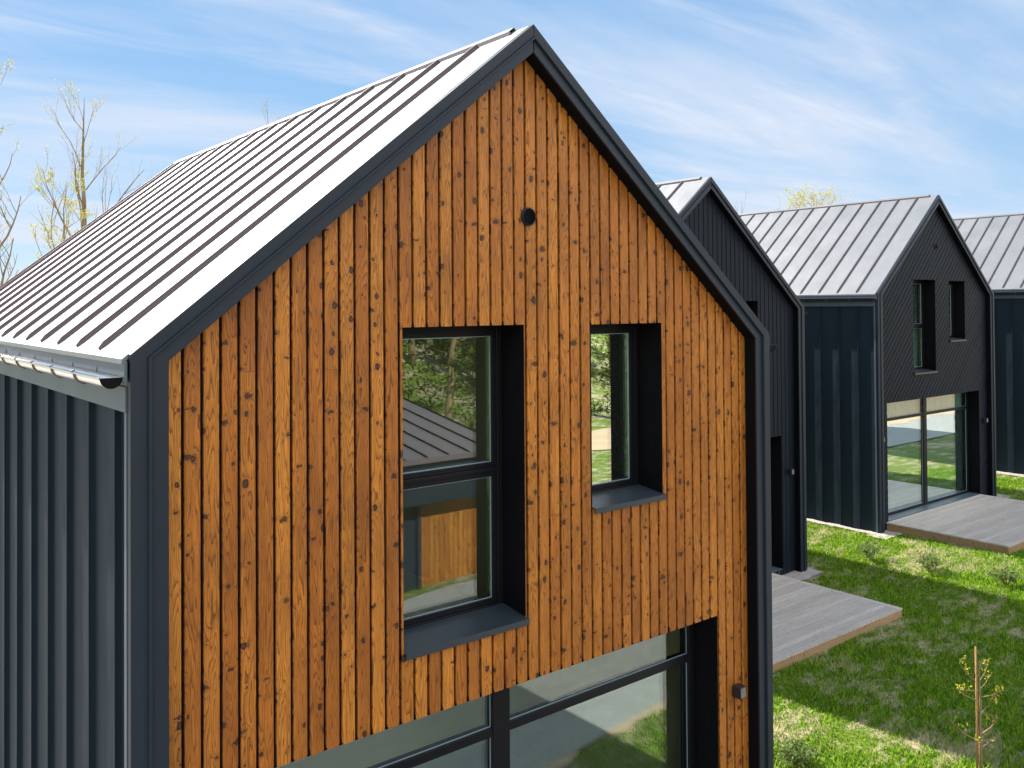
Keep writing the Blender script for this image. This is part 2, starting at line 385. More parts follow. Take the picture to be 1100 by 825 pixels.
def window(parent, x0, x1, z0, z1, rail=None, curtain=False, tilt=0):
    w = MB(); fw_ = .05
    ring_box(w, x0+.001, x1-.001, z0+.02, z1-.001, fw_, FY, FY+.09)
    if rail: w.box(x0+.05, x1-.05, FY-.002, FY+.088, rail-.016, rail+.016)
    win = w.build('window', M['winframe'], parent, fixn=True, bevel=.004)
    # sashes
    spans = [(z0+.07, z1-.051)] if not rail else [(z0+.07, rail-.016), (rail+.016, z1-.051)]
    for k, (a, c) in enumerate(spans):
        s = MB(); ring_box(s, x0+.051, x1-.051, a, c, .042, FY+.013, FY+.075)
        if rail or True: s.box(x0+.06, x1-.06, FY+.006, FY+.013, a+.012, a+.019)
        s.build('sash', M['winframe'], win, fixn=True, bevel=.003)
        g = MB(); ring_box(g, x0+.093, x1-.093, a+.042, c-.042, .0075, GY-.006, GY-.001)
        g.build('glazing_bead', M['bead'], win, fixn=True)
        p = MB(); p.box(x0+.095, x1-.095, GY, GY+.024, a+.044, c-.044); p.build('pane', M['glass'], win, fixn=True)
    rv = MB(); ya = D+.004   # board lined reveal
    n = 8
    for k in range(n):
        y0 = ya+(FY+.02-ya)*k/n; y1 = ya+(FY+.02-ya)*(k+1)/n-.003
        rv.box(x0-.012, x0, y0, y1, z0, z1); rv.box(x1, x1+.012, y0, y1, z0, z1); rv.box(x0, x1, y0, y1, z1, z1+.012)
    rv.box(x0-.03, x0-.012, ya+.01, FY+.1, z0-.03, z1+.03); rv.box(x1+.012, x1+.03, ya+.01, FY+.1, z0-.03, z1+.03)
    rv.box(x0-.03, x1+.03, ya+.01, FY+.1, z1+.012, z1+.03); rv.box(x0-.03, x1+.03, ya+.01, FY+.1, z0-.03, z0-.002)
    rv.build('reveal', M['black'], win, fixn=True)
    sl = MB(); yo = D-.035
    sec = [(yo, z0+.012), (yo, z0-.035), (yo+.006, z0-.035), (yo+.006, z0+.002), (FY+.01, z0+.045), (FY+.01, z0+.055)]
    sl.prism([(x0+.0015, y, z) for y, z in sec], (x1-x0-.003+.012, 0, 0)); sl.build('window_sill', M['sill'], win, fixn=True)
    if curtain: curtains(parent, x0+.02, x1-.02, z0+.02, z1, GY+.12, win)
    return win
def curtains(parent, x0, x1, z0, z1, y, own):
    c = MB(); n = int((x1-x0)/.01); pts = [(x0+(x1-x0)*i/n, y+.022*math.sin(i*.62)+.01*math.sin(i*.19)) for i in range(n+1)]
    for a, b in zip(pts, pts[1:]): c.poly([(a[0], a[1], z0), (b[0], b[1], z0), (b[0], b[1], z1), (a[0], a[1], z1)])
    return c.build('curtain', M['curtain'], own, smooth=True)
def slider(parent, x0, x1, z0, z1, curtain=False):
    w = MB(); ring_box(w, x0+.001, x1-.001, z0, z1-.001, .07, FY, FY+.12)
    door = w.build('sliding_door', M['winframe'], parent, fixn=True, bevel=.004)
    xm = (x0+x1)/2
    mu = MB(); mu.box(xm-.085, xm+.085, FY-.004, FY+.11, z0+.07, z1-.07); mu.build('mullion', M['winframe'], door, fixn=True, bevel=.004)
    for a, c in ((x0+.07, xm-.085), (xm+.085, x1-.07)):
        tr = MB(); tr.box(a, c, FY+.004, FY+.105, z1-.505, z1-.435); tr.build('transom', M['winframe'], door, fixn=True, bevel=.004)
        for z_, zz in ((z0+.07, z1-.505), (z1-.435, z1-.07)):
            g = MB(); ring_box(g, a, c, z_, zz, .008, GY-.006, GY-.001); g.build('glazing_bead', M['bead'], door, fixn=True)
            p = MB(); p.box(a, c, GY, GY+.024, z_, zz); p.build('pane', M['glass'], door, fixn=True)
    rv = MB(); ya = D+.004; n = 8
    for k in range(n):
        y0 = ya+(FY+.02-ya)*k/n; y1 = ya+(FY+.02-ya)*(k+1)/n-.003
        rv.box(x0-.012, x0, y0, y1, z0, z1); rv.box(x1, x1+.012, y0, y1, z0, z1); rv.box(x0, x1, y0, y1, z1, z1+.012)
    rv.box(x0-.03, x0-.012, ya+.01, FY+.1, z0, z1+.03); rv.box(x1+.012, x1+.03, ya+.01, FY+.1, z0, z1+.03); rv.box(x0-.03, x1+.03, ya+.01, FY+.1, z1+.012, z1+.03)
    rv.build('reveal', M['black'], door, fixn=True)
    th = MB(); th.box(x0+.002, x1-.002, D+.002, FY-.002, z0-.09, z0+.012); th.build('threshold', M['flash'], door, fixn=True)
    if curtain: curtains(parent, x0+.05, x1-.05, z0+.05, z1-.02, GY+.13, door)
    return door

def house(loc, label, dl=0, kind='wood', wz=0, curtain=False, gutter='steel', group='gabled houses in a row', seam0=.67, seamw=.33, pr=.575, pw=.61, oz=0):
    h = empty('gabled_house', loc, label, 'house', group)
    # openings as (x0,x1,z0,z1)
    sd = (.60, 5.331, .10+oz, 2.904+wz*.3); bw = (1.877, 2.992, 3.39+wz, 5.697+wz); sw = (3.72, 4.585, 4.142+wz, 5.685+wz)
    opens = [sd, bw, sw]
    if kind == 'wood': cl = cladding(opens, 0, .1165, .0215, .024, .2215, D)
    elif kind == 'vertical': cl = cladding(opens, 0, .135, .014, .022, .2215, D)
    else: cl = cladding(opens, R(45), .125, .016, .022, 0, D)
    cl.build('cladding', M['wood'] if kind == 'wood' else M['blackwood'], h)
    # membrane / gable wall behind the boards, as solid wall with the openings
    g = MB()
    for c in cells(.35, [(o[0]-.013, o[1]+.013, o[2]-.014, o[3]+.013) for o in opens]): g.prism([(x, D+.0250, z) for x, z in c], (0, .16, 0))
    g.build('gable_wall', M['black'], h, fixn=True)
    gf = portal(dl).build('gable_frame', M['frame'], h, fixn=False); jt = MB(); jt.box(W/2-.002, W/2+.002, -.0012, .006, H+RS-BR/CA+.004, H+RS-.004); jt.build('mitre_joint', M['black'], gf, fixn=True); soffit(dl).build('shaded_frame_return', M['black'], gf)  # inner return of the frame, blackened in colour to hold the reveal's shade
    window(h, *bw, rail=bw[2]+1.143, curtain=curtain); window(h, *sw, curtain=curtain); slider(h, *sd, curtain=curtain)
    # side walls: pans with standing seams
    xs = .035
    for side, X, sg in (('left', xs, -1), ('right', W-xs, 1)):
        w = MB(); xi = X-sg*.165
        w.box(min(X, xi), max(X, xi), .066, L-.1, 0, H-.05)
        y = seamw
        ys = []
        while y < L-.2: ys.append(y); y += pw
        for y in ys:
            w.box(min(X, X+sg*.036), max(X, X+sg*.036), y-.005, y+.005, .012, H-.31)
            w.box(min(X+sg*.028, X+sg*.0375), max(X+sg*.028, X+sg*.0375), y-.0085, y+.0085, .012, H-.312)
        wl = w.build('side_wall', M['panel'], h, fixn=True)
        f = MB(); z1, z2 = H-.31, H-.165
        f.box(min(X+sg*.001, X+sg*.045), max(X+sg*.001, X+sg*.045), .068, L-.1, z1, z2)
        f.box(min(X+sg*.001, X+sg*.035), max(X+sg*.001, X+sg*.035), .068, 2.35, z2+.003, H-.03); f.box(min(X+sg*.001, X+sg*.037), max(X+sg*.001, X+sg*.037), 2.353, L-.1, z2+.003, H-.03)
        f.build('flashing', M['flash'], wl, fixn=True)
        ct = MB(); ct.box(min(X+sg*.001, X+sg*.040), max(X+sg*.001, X+sg*.040), .066, .108, .01, H-.313) ; ct.build('corner_trim', M['flash'], wl, fixn=True)
    # back gable
    bk = MB()
    for c in cells(.3, [(2.3, 3.7, .1, 2.2)]): bk.prism([(x, L-.12, z) for x, z in c], (0, -.18, 0))
    bk.build('back_wall', M['blackwood'], h, fixn=True)
    bd = MB(); bd.box(2.305, 3.695, L-.25, L-.18, .1, 2.195); bd.build('back_door', M['winframe'], h, fixn=True, bevel=.004)
    # interior
    it = MB(); it.box(.3, W-.3, .6, L-.35, 2.98, 3.2); it.box(.3, W-.3, .6, L-.35, .0, .09); it.box(.3, W-.3, 4.2, 4.3, .09, 2.98); it.box(.3, W-.3, 4.2, 4.3, 3.2, 5.6)
    it.box(.25, .3, .33, 4.2, .09, 5.6); it.box(W-.3, W-.25, .33, 4.2, .09, 5.6); it.box(3.3, 3.4, .34, 4.2, 3.2, 5.55); it.build('interior_wall', M['plaster'], h, fixn=True)
    cg = MB(); cg.box(.75, W-.75, .34, L-.35, 5.6+max(wz, 0)+.15, 5.7+max(wz, 0)+.15) ; cg.build('ceiling', M['plaster'], h, fixn=True)
    # roof: two slopes with standing seams
    y0, y1 = .05, L
    rf = MB(); lift = .004
    zl = lambda x, o=0: H+dl*max(0, 1-x/(W/2))+SL*x+lift+o if x <= W/2 else H+SL*(W-x)+lift+o
    e = -.035
    for sgn in (0, 1):
        X = (lambda x: x) if sgn == 0 else (lambda x: W-x)
        rf.prism([(X(e), y0, zl(e)), (X(W/2), y0, zl(W/2)), (X(W/2), y0, zl(W/2)-.03), (X(e), y0, zl(e)-.03)], (0, y1-y0, 0))
        rf.prism([(X(e), y1-.015, zl(e)-.03), (X(W/2), y1-.015, zl(W/2)-.03), (X(W/2), y1-.015, zl(W/2)-.2), (X(e), y1-.015, zl(e)-.17)], (0, -.02, 0))
    roof = rf.build('roof', M['roof'], h, fixn=True)
    sm = MB(); n = Vector((-SL, 0, 1)).normalized()
    ys = []; y = seam0
    while y < y1-.05: ys.append(y); y += pr
    ys.append(y1-.02)
    for sgn in (0, 1):
        X = (lambda x: x) if sgn == 0 else (lambda x: W-x); s_ = 1 if sgn == 0 else -1
        for y in ys:
            hh = .029
            a = Vector((X(e+.035), 0, zl(e+.035))); c = Vector((X(W/2-.05), 0, zl(W/2-.05))); nn = Vector((n.x*s_, 0, n.z))
            a2 = a+nn*hh*.55; c2 = c+nn*hh
            tip = a + (c-a).normalized()*.05 + nn*hh
            sm.prism([(a.x, y-.0055, a.z), (a2.x, y-.0055, a2.z), (tip.x, y-.0055, tip.z), (c2.x, y-.0055, c2.z), (c.x, y-.0055, c.z)], (0, .011, 0))
            q0 = tip+nn*-.006; q1 = tip+nn*.0015; q3 = c+nn*(hh-.006); q2 = c+nn*(hh+.0015)
            sm.prism([(p.x, y-.009, p.z) for p in (q0, q1, q2, q3)], (0, .018, 0))
    sm.build('seam', M['rib'], roof, fixn=True)
    rc = MB(); zt = H+RS+lift; wv = .055
    for s_ in (-1, 1):
        rc.prism([(W/2, .25, zt+.034), (W/2+s_*wv, .25, zt+.034-wv*SL), (W/2+s_*wv, .25, zt+.030-wv*SL), (W/2, .25, zt+.030)], (0, y1-.25, 0))
        # dark closure strip under the cap edge
    rc.build('ridge_cap', M['roof'], roof, fixn=True)
    cs = MB()
    for s_ in (-1, 1):
        cs.prism([(W/2+s_*(wv-.012), .235, zt+.029-wv*SL), (W/2+s_*(wv+.004), .235, zt+.027-wv*SL), (W/2+s_*(wv+.004), .235, zt-.001-wv*SL), (W/2+s_*(wv-.012), .235, zt-.001-wv*SL+.01)], (0, y1-.235, 0))
    cs.build('ridge_closure', M['rib'], roof, fixn=True)
    # eaves fascia + gutters
    for X, sg, dz in ((0, -1, dl), (W, 1, 0)):
        fa = MB(); zt_ = H+dz-.036
        fa.box(min(X+sg*.012, X+sg*.028), max(X+sg*.012, X+sg*.028), .02, y1-.02, zt_-.125, zt_); fa.build('fascia', M['flash'], h, fixn=True)
        gm = M['steel'] if (gutter == 'steel' and sg == -1) else M['frame']
        gu = MB(); r = .062; cxx, cz = X+sg*(.028+r+.004), H+dz-.128; n_ = 14
        arc = lambda rr, k: (cxx+rr*math.cos(math.pi+math.pi*k/n_), cz+rr*math.sin(math.pi+math.pi*k/n_))
        ya, yb = .035, y1-.02
        for k in range(n_):
            for rr in (r, r-.003):
                p, q = arc(rr, k), arc(rr, k+1); gu.poly([(p[0], ya, p[1]), (p[0], yb, p[1]), (q[0], yb, q[1]), (q[0], ya, q[1])])
        gu.tube([(cxx+sg*(r+.004), ya, cz+.003), (cxx+sg*(r+.004), yb, cz+.003)], .008, 8)
        gt = gu.build('gutter', gm, h, smooth=True)
        ec = MB(); pts = [arc(r-.0005, k) for k in range(n_+1)]; ec.prism([(p[0], ya+.004, p[1]) for p in pts], (0, .004, 0)); ec.build('end_cap', M['black'], gt, fixn=True)
        y = .62
        while y < y1-.3:
            br = MB(); rr = r+.0045; path = [(cxx-sg*(rr+.0), y, cz+.03)]+[(cxx+(-sg)*rr*math.cos(math.pi*k/10), y+.0, cz-rr*math.sin(math.pi*k/10)) for k in range(11)]+[(cxx+sg*(rr+.013), y, cz+.012), (cxx+sg*(r-.004), y, cz+.017)]
            br.tube(path, .0065, 5); br.build('gutter_bracket', M['rib'], gt)
            y += .62
        if gutter == 'steel' and sg == 1:
            dp = MB(); dp.tube([(cxx, .5, cz-.05), (cxx, .5, cz-.18), (cxx-.03, .5, cz-.26), (cxx-.03, .5, .15)], .04, 10); dp.build('downpipe', gm, h, smooth=True)
    # vent and lamps
    v = MB(); r = .073; cx, cz = 3.04, 6.55+wz
    ring = [(cx+r*math.cos(a), cz+r*math.sin(a)) for a in [2*math.pi*k/28 for k in range(28)]]
    ring2 = [(cx+r*.82*math.cos(a), cz+r*.82*math.sin(a)) for a in [2*math.pi*k/28 for k in range(28)]]
    for k in range(28):
        j = (k+1) % 28
        v.poly([(ring[k][0], D-.012, ring[k][1]), (ring[j][0], D-.012, ring[j][1]), (ring2[j][0], D-.018, ring2[j][1]), (ring2[k][0], D-.018, ring2[k][1])])
        v.poly([(ring[k][0], D-.012, ring[k][1]), (ring[j][0], D-.012, ring[j][1]), (ring[j][0], D+.02, ring[j][1]), (ring[k][0], D+.02, ring[k][1])])
        v.poly([(ring2[k][0], D-.018, ring2[k][1]), (ring2[j][0], D-.018, ring2[j][1]), (ring2[j][0], D-.001, ring2[j][1]), (ring2[k][0], D-.001, ring2[k][1])])
    v.poly([(p[0], D-.001, p[1]) for p in ring2])
    for k in range(-3, 4):
        z = cz+k*.0165; hw = math.sqrt(max(0, (r*.82)**2-(z-cz)**2)); v.prism([(cx-hw, D-.016, z-.003), (cx-hw, D-.004, z+.006), (cx-hw, D-.003, z+.003), (cx-hw, D-.014, z-.005)], (2*hw, 0, 0))
    v.build('air_vent', M['winframe'], h, fixn=False)
    for lx in (.26, 5.575):
        lm = MB(); z = 2.145; lm.box(lx-.045, lx+.045, D-.105, D-.012, z-.055, z+.055); lm.box(lx-.03, lx+.03, D-.012, D+.004, z-.04, z+.04)
        lamp = lm.build('wall_lamp', M['lamp'], h, fixn=True, bevel=.004)
        lg = MB(); lg.box(lx-.036, lx+.036, D-.1075, D-.1055, z-.045, z+.045); lg.build('lamp_glass', M['lampglass'], lamp, fixn=True)
    # plinth
    pl = MB(); pl.box(.06, W-.06, .34, L-.16, -.35, -.005); pl.build('plinth', M['gravel'], h, fixn=True)
    return h
G1, G2, G3, G4 = (0, 0, 0), (9.0399, 5.5604, .228), (17.9806, 5.5712, .5327), (27.0, 5.57, .72)
house(G1, 'orange timber clad gabled house with dark metal frame in the foreground', dl=.0235)
house(G2, 'black gabled house with vertical boards directly behind the orange timber house', kind='vertical', gutter='dark', oz=.06)
house(G3, 'black gabled house with diagonal boards and curtained glass doors on a deck', kind='diagonal', wz=.2, curtain=True, gutter='dark', seam0=.55, seamw=.515, pr=.5, pw=.495, oz=.08)
house(G4, 'far right gabled house cut off by the picture edge, behind the diagonal boarded one', kind='vertical', gutter='dark', seam0=.55, seamw=.3, pr=.5, pw=.495, oz=.08)

# ------------------------------------------------------------------ decks
def deck(loc, w, dpt, hgt, label):
    d = empty('timber_deck', loc, label, 'deck', 'timber decks in front of the houses')
    b = MB(); n = int(dpt/.12); p = dpt/n
    for i in range(n):
        y = i*p; rnd = random.random(); off = random.random()*9
        x0, x1 = 0.0, w-.13 if True else w
        for (pts, uv) in (([(x0, y+.0045, hgt), (x1, y+.0045, hgt), (x1, y+p-.0045, hgt), (x0, y+p-.0045, hgt)], [(.004, x0), (.004, x1), (p-.004, x1), (p-.004, x0)]),
                          ([(x0, y+.0045, hgt-.028), (x1, y+.0045, hgt-.028), (x1, y+.0045, hgt), (x0, y+.0045, hgt)], [(0, x0), (0, x1), (0, x1), (0, x0)]),
                          ([(x0, y+p-.0045, hgt-.028), (x1, y+p-.0045, hgt-.028), (x1, y+p-.0045, hgt), (x0, y+p-.0045, hgt)], [(0, x0), (0, x1), (0, x1), (0, x0)]),
                          ([(x0, y+.0045, hgt-.028), (x0, y+p-.0045, hgt-.028), (x0, y+p-.0045, hgt), (x0, y+.0045, hgt)], [(0, 0), (p, 0), (p, 0), (0, 0)])):
            b.poly(pts, [(u, v+off) for u, v in uv], rnd)
    x0, x1 = w-.125, w; rnd = .3     # picture-frame board
    b.box(x0, x1, .003, dpt-.003, hgt-.028, hgt+.0005)
    for k in range(24): b.uv[-1-k] = (b.v[-1-k][0]-x0, b.v[-1-k][1])
    for k in range(24): b.col[-1-k] = .2
    b.build('deck_boards', M['deck'], d)
    s = MB(); zb = -.12
    for x_0, x_1, y_0, y_1 in ((0.012, w-.012, .012, .05), (0.012, w-.012, dpt-.05, dpt-.012), (.012, .05, .05, dpt-.05), (w-.05, w-.012, .05, dpt-.05)):
        s.box(x_0, x_1, y_0, y_1, zb, hgt-.029)
    for i in range(len(s.v)): 
        v_ = s.v[i]; s.uv[i] = (v_[2], v_[0]+v_[1])
    s.build('deck_rim', M['deckside'], d)
    j = MB(); j.box(.051, w-.051, .051, dpt-.051, -.05, hgt-.06); j.build('joists', M['black'], d, fixn=True)
    return d
deck((9.35, 2.93, .24), 4.63, 2.765, .155, 'grey weathered timber deck between the orange house and the lawn, nearer of the two')
deck((18.46, 2.98, .53), 4.85, 2.725, .185, 'grey weathered timber deck in front of the curtained glass doors, farther of the two')
def gravel(x0, x1, y0, y1, name='gravel_strip'): 
    b = MB(); nx, ny = max(2, int((x1-x0)/.12)), max(2, int((y1-y0)/.12))
    for j in range(ny+1):
        for i in range(nx+1):
            x = x0+(x1-x0)*i/nx; y = y0+(y1-y0)*j/ny
            if i in (0, nx): x += random.uniform(-.03, .03)
            if j in (0, ny): y += random.uniform(-.03, .03)
            b.v.append((x, y, gz(x, y)+.03+random.uniform(-.005, .01)))
    for j in range(ny):
        for i in range(nx): b.f.append((j*(nx+1)+i, j*(nx+1)+i+1, (j+1)*(nx+1)+i+1, (j+1)*(nx+1)+i)); b.uv += [(0, 0)]*4; b.col += [.5]*4
    return tag(b.build(name, M['gravel']), kind='structure')
gravel(14.2, 15.15, 5.25, 5.75); gravel(15.0, 15.35, 5.76, 14); gravel(17.62, 18.35, 5.25, 5.75); gravel(17.78, 18.0, 5.76, 14); gravel(23.4, 24.3, 5.3, 5.8); gravel(26.65, 27.05, 5.3, 14); gravel(5.95, 6.3, 0, 8)

# ------------------------------------------------------------------ grass
def inside(x, y):
    if x > 17.1 and y < .75: return False
    if 9.33 < x < 14.0 and 2.9 < y < 5.7: return False
    if 18.38 < x < 23.3 and 2.95 < y < 5.7: return False
    for gx, gy in ((0, 0), (9.04, 5.56), (17.98, 5.57), (27, 5.57)):
        if gx-.2 < x < gx+6.2 and gy-.15 < y < gy+8.6: return False
    if 14.2 < x < 15.3 and 5.15 < y < 5.8: return False
    return True
def grass(n):
    xs, ys = [], []
    X = rng.uniform(6.2, 27, n); Y = rng.uniform(-2.3, 15, n)
    # keep the parts of the lawn the photograph shows
    kx = (X*.0 + 1) > 0
    fwd = (X-CAMP.x)*fw.x+(Y-CAMP.y)*fw.y; side = (X-CAMP.x)*r2.x+(Y-CAMP.y)*r2.y
    kx &= (side/fwd < .66) & (side/fwd > .22)
    X, Y = X[kx], Y[kx]
    ok = np.array([inside(a, b) for a, b in zip(X, Y)]); X, Y = X[ok], Y[ok]; N = len(X)
    Z = np.array([gz(a, b) for a, b in zip(X, Y)])
    cl = np.sin(X*3.1+1.7*np.sin(Y*2.3))*np.sin(Y*2.7+1.3*np.sin(X*1.9))
    hgt = (.035+.035*rng.random(N))*(1+.35*cl); ang = rng.random(N)*6.283; wd = .006+.006*rng.random(N); le = rng.uniform(.2, .9, N)*hgt; la = rng.random(N)*6.283
    ox, oy = np.cos(ang)*wd, np.sin(ang)*wd; tx, ty = np.cos(la)*le, np.sin(la)*le
    v = np.zeros((N, 5, 3)); zb = Z-.005
    v[:, 0] = np.stack([X-ox, Y-oy, zb], 1); v[:, 1] = np.stack([X+ox, Y+oy, zb], 1)
    v[:, 2] = np.stack([X+ox*.8+tx*.35, Y+oy*.8+ty*.35, Z+hgt*.6], 1); v[:, 4] = np.stack([X-ox*.8+tx*.35, Y-oy*.8+ty*.35, Z+hgt*.6], 1)
    v[:, 3] = np.stack([X+tx, Y+ty, Z+hgt], 1)
    me = bpy.data.meshes.new('lawn_grass'); me.vertices.add(N*5); me.vertices.foreach_set('co', v.ravel())
    me.loops.add(N*5); me.loops.foreach_set('vertex_index', np.arange(N*5)); me.polygons.add(N); me.polygons.foreach_set('loop_start', np.arange(N)*5)
    me.polygons.foreach_set('loop_total', np.full(N, 5)) if False else None
    me.update(calc_edges=True); me.validate()
    a = me.attributes.new('rnd', 'FLOAT', 'FACE'); a.data.foreach_set('value', rng.random(N).astype(np.float32))
    me.materials.append(M['blades']); o = bpy.data.objects.new('lawn_grass', me); COL.objects.link(o); tag(o, 'green spring grass with dry straw patches on the lawn', 'grass', kind='stuff')
grass(420000)

# ------------------------------------------------------------------ plants
def leaf(b, p, size, c=None, asp=.5):
    d = Vector((random.gauss(0, 1), random.gauss(0, 1), random.gauss(0, 1))).normalized(); u = d.orthogonal().normalized()*size*asp
    p = Vector(p); d = d*size; c = random.random() if c is None else c
    b.poly([p-d, p+u, p+d, p-u], None, c)
def grow(tb, lb, p, d, ln, r, lvl, maxl, leafn, lsize, spread=.6, up_=.15, segs=5, kids=5, n=6, droop=0):
    p = Vector(p); d = Vector(d).normalized(); path = [p.copy()]; rad = [r]
    for s in range(segs):
        d = (d + Vector((random.gauss(0, .11), random.gauss(0, .11), random.gauss(0, .07)+up_*.25))).normalized(); p = p+d*ln/segs
        path.append(p.copy()); rad.append(r*(1-.78*(s+1)/segs))
    tb.tube(path, rad, n if lvl == 0 else (5 if lvl == 1 else 3), caps=False)
    if lvl >= maxl-1:
        for _ in range(leafn):
            q = path[random.randint(1, segs)] + Vector((random.gauss(0, .05), random.gauss(0, .05), random.gauss(0, .05)))*ln; leaf(lb, q, lsize*random.uniform(.6, 1.3))
    if lvl < maxl:
        for k in range(kids):
            t = random.uniform(.25 if lvl else .3, .97); i = int(t*segs); q = path[i].lerp(path[min(i+1, segs)], t*segs-i)
            a = random.random()*6.283; o = d.orthogonal().normalized(); o = (Matrix.Rotation(a, 3, d) @ o); nd = (d*(1-spread)+o*spread+Vector((0, 0, up_))).normalized()
            grow(tb, lb, q, nd, ln*random.uniform(.38, .62)*(1.15-t*.5), max(.0025, rad[i]*.6), lvl+1, maxl, leafn, lsize, spread, up_, max(3, segs-1), max(2, kids-1), n)
def ray_at(px, dist): 
    q = fw + r2*((px-550)/960.55); return CAMP + q*dist
def bare_tree(px, dist, ztop, r, label, kids=9, leafn=2, lsize=.05, maxl=3, spread=.55, seed=1, group='bare spring trees behind the houses', lean=(0, 0), up_=.3, wide=1):
    random.seed(seed); P = ray_at(px, dist); g0 = gz(P.x, P.y); h = ztop-g0
    t = empty('birch_tree' if False else 'bare_tree', (P.x, P.y, g0), label, 'tree', group)
    tb, lb, tw = MB(), MB(), MB(); path = []; rad = []; x = y = 0
    n = 14
    for i in range(n+1):
        k = i/n; path.append((x+lean[0]*k*h, y+lean[1]*k*h, k*h)); rad.append(max(.008, r*(1-k)**.8+.004)); x += random.gauss(0, .045); y += random.gauss(0, .045)
    tb.tube(path, rad, 9)
    for k in range(kids):
        f = .32+.66*(k+.5)/kids+random.uniform(-.03, .03); f = min(.97, f); i = int(f*n); q = Vector(path[i]).lerp(Vector(path[min(n, i+1)]), f*n-i)
        a = k*2.4+random.uniform(-.5, .5); ln = (h*.30*(1.15-f)*random.uniform(.7, 1.25)+.5)*wide
        grow(tw, lb, q, (math.cos(a)*spread*1.4, math.sin(a)*spread*1.4, .75), ln, rad[i]*.40, 1, maxl, leafn, lsize, spread, up_, 6, 5)
    tb.build('trunk', M['bark'], t, smooth=True); tw.build('limbs', M['twig'], t, smooth=True)
    if lb.f: lb.build('crown', M['bud'], t)
    return t
bare_tree(93, 34, 13.9, .19, 'tall bare tree with forked limbs standing left behind the metal roof', 13, 5, .03, 3, .44, 14, wide=1.15)
bare_tree(66, 30, 9.9, .10, 'low yellow budding tree just left of the tall bare tree', 20, 16, .03, 3, .65, 5)
bare_tree(-24, 26, 12.4, .2, 'bare tree trunk at the left picture edge', 14, 3, .035, 3, .6, 21)
bare_tree(292, 38, 14.4, .10, 'bare tree whose top twigs just rise behind the near metal roof', 10, 1, .03, 3, .45, 8)
bare_tree(882, 62, 13.1, .2, 'yellow green budding tree top beyond the ridge of the diagonal boarded house', 44, 7, .06, 3, .8, 31, wide=1.7)
bare_tree(798, 55, 12.2, .12, 'thin bare tree top beside the second black gable', 8, 2, .05, 2, .4, 33)

# sapling with stake
def sapling():
    random.seed(3); P = Vector((9.54, -.34, gz(9.54, -.34))); t = empty('staked_sapling', P, 'young staked sapling with yellow leaves on the lawn at lower right', 'sapling')
    s = MB(); s.tube([(0, 0, 0), (.012, 0, .7), (.0, .0, 1.50)], [.013, .013, .012], 8); s.build('stake', M['stake'], t, smooth=True)
    b, lf = MB(), MB(); b.tube([(.03, -.03, 0), (.045, -.02, .3), (.02, -.03, .62), (.04, -.03, .85), (.015, -.03, 1.15), (.01, -.03, 1.32)], [.02, .018, .015, .012, .008, .003], 7)
    R_ = r2; U = Vector((0, 0, 1)); F = Vector((fw.x, fw.y, 0)).normalized()
    for (z0, dx, dz, dy, r) in ((.36, -.36, .27, .05, .010), (.36, -.12, .05, -.1, .006), (.45, .22, .22, .0, .013), (.30, .18, .05, .1, .006), (.85, -.28, .14, .05, .008), (.9, .22, .12, -.1, .007), (1.05, -.20, .22, .1, .006), (1.1, .15, .16, .1, .006), (.7, .26, .2, .15, .006), (1.0, .2, .1, .15, .005), (.98, -.3, .05, -.1, .005)):
        p0 = Vector((.03, -.03, z0)); p1 = p0+R_*dx*.55+U*dz*.4+F*dy*.5; p2 = p0+R_*dx+U*dz+F*dy
        b.tube([p0, p1, p2], [r, r*.75, r*.35], 5, caps=False)
        for q in range(4):
            a = p1.lerp(p2, random.random()); e = a+Vector((random.gauss(0, .05), random.gauss(0, .05), random.uniform(.02, .13))); b.tube([a, e], [.003, .0015], 3, caps=False)
            for _ in range(5 if z0 > .4 else 3): leaf(lf, a.lerp(e, random.uniform(.3, 1.1))+Vector((random.gauss(0, .012),)*3), .016*random.uniform(.6, 1.4))
    b.build('stem', M['twig'], t, smooth=True); lf.build('leaves', M['yleaf'], t)
sapling()
def shrub(x, y, rad, h, label, seed):
    random.seed(seed); t = empty('low_shrub', (x, y, gz(x, y)), label, 'shrub', 'small shrubs planted on the lawn'); st, lf = MB(), MB()
    for k in range(16):
        a = random.random()*6.283; rr = rad*random.uniform(.2, 1); e = Vector((math.cos(a)*rr, math.sin(a)*rr, h*random.uniform(.45, 1))); m = e*.5+Vector((0, 0, h*.1))
        st.tube([(0, 0, 0), m, e], [.007, .005, .002], 4, caps=False)
        for _ in range(42): leaf(lf, m.lerp(e, random.uniform(0, 1.1))+Vector((random.gauss(0, .035), random.gauss(0, .035), random.gauss(0, .03))), random.uniform(.018, .034))
    st.build('stems', M['twig'], t); lf.build('foliage', M['bushleaf'], t)
shrub(16.33, 4.89, .30, .40, 'low green shrub nearest the side wall of the diagonal boarded house', 1)
shrub(16.40, 3.66, .30, .42, 'low green shrub in the middle of the three on the lawn', 2)
shrub(16.60, 2.25, .26, .40, 'low green shrub at the right picture edge, nearest to the camera of the three', 4)
shrub(8.10, 1.18, .22, .24, 'small leafy plant beside the right corner post of the orange house', 6)

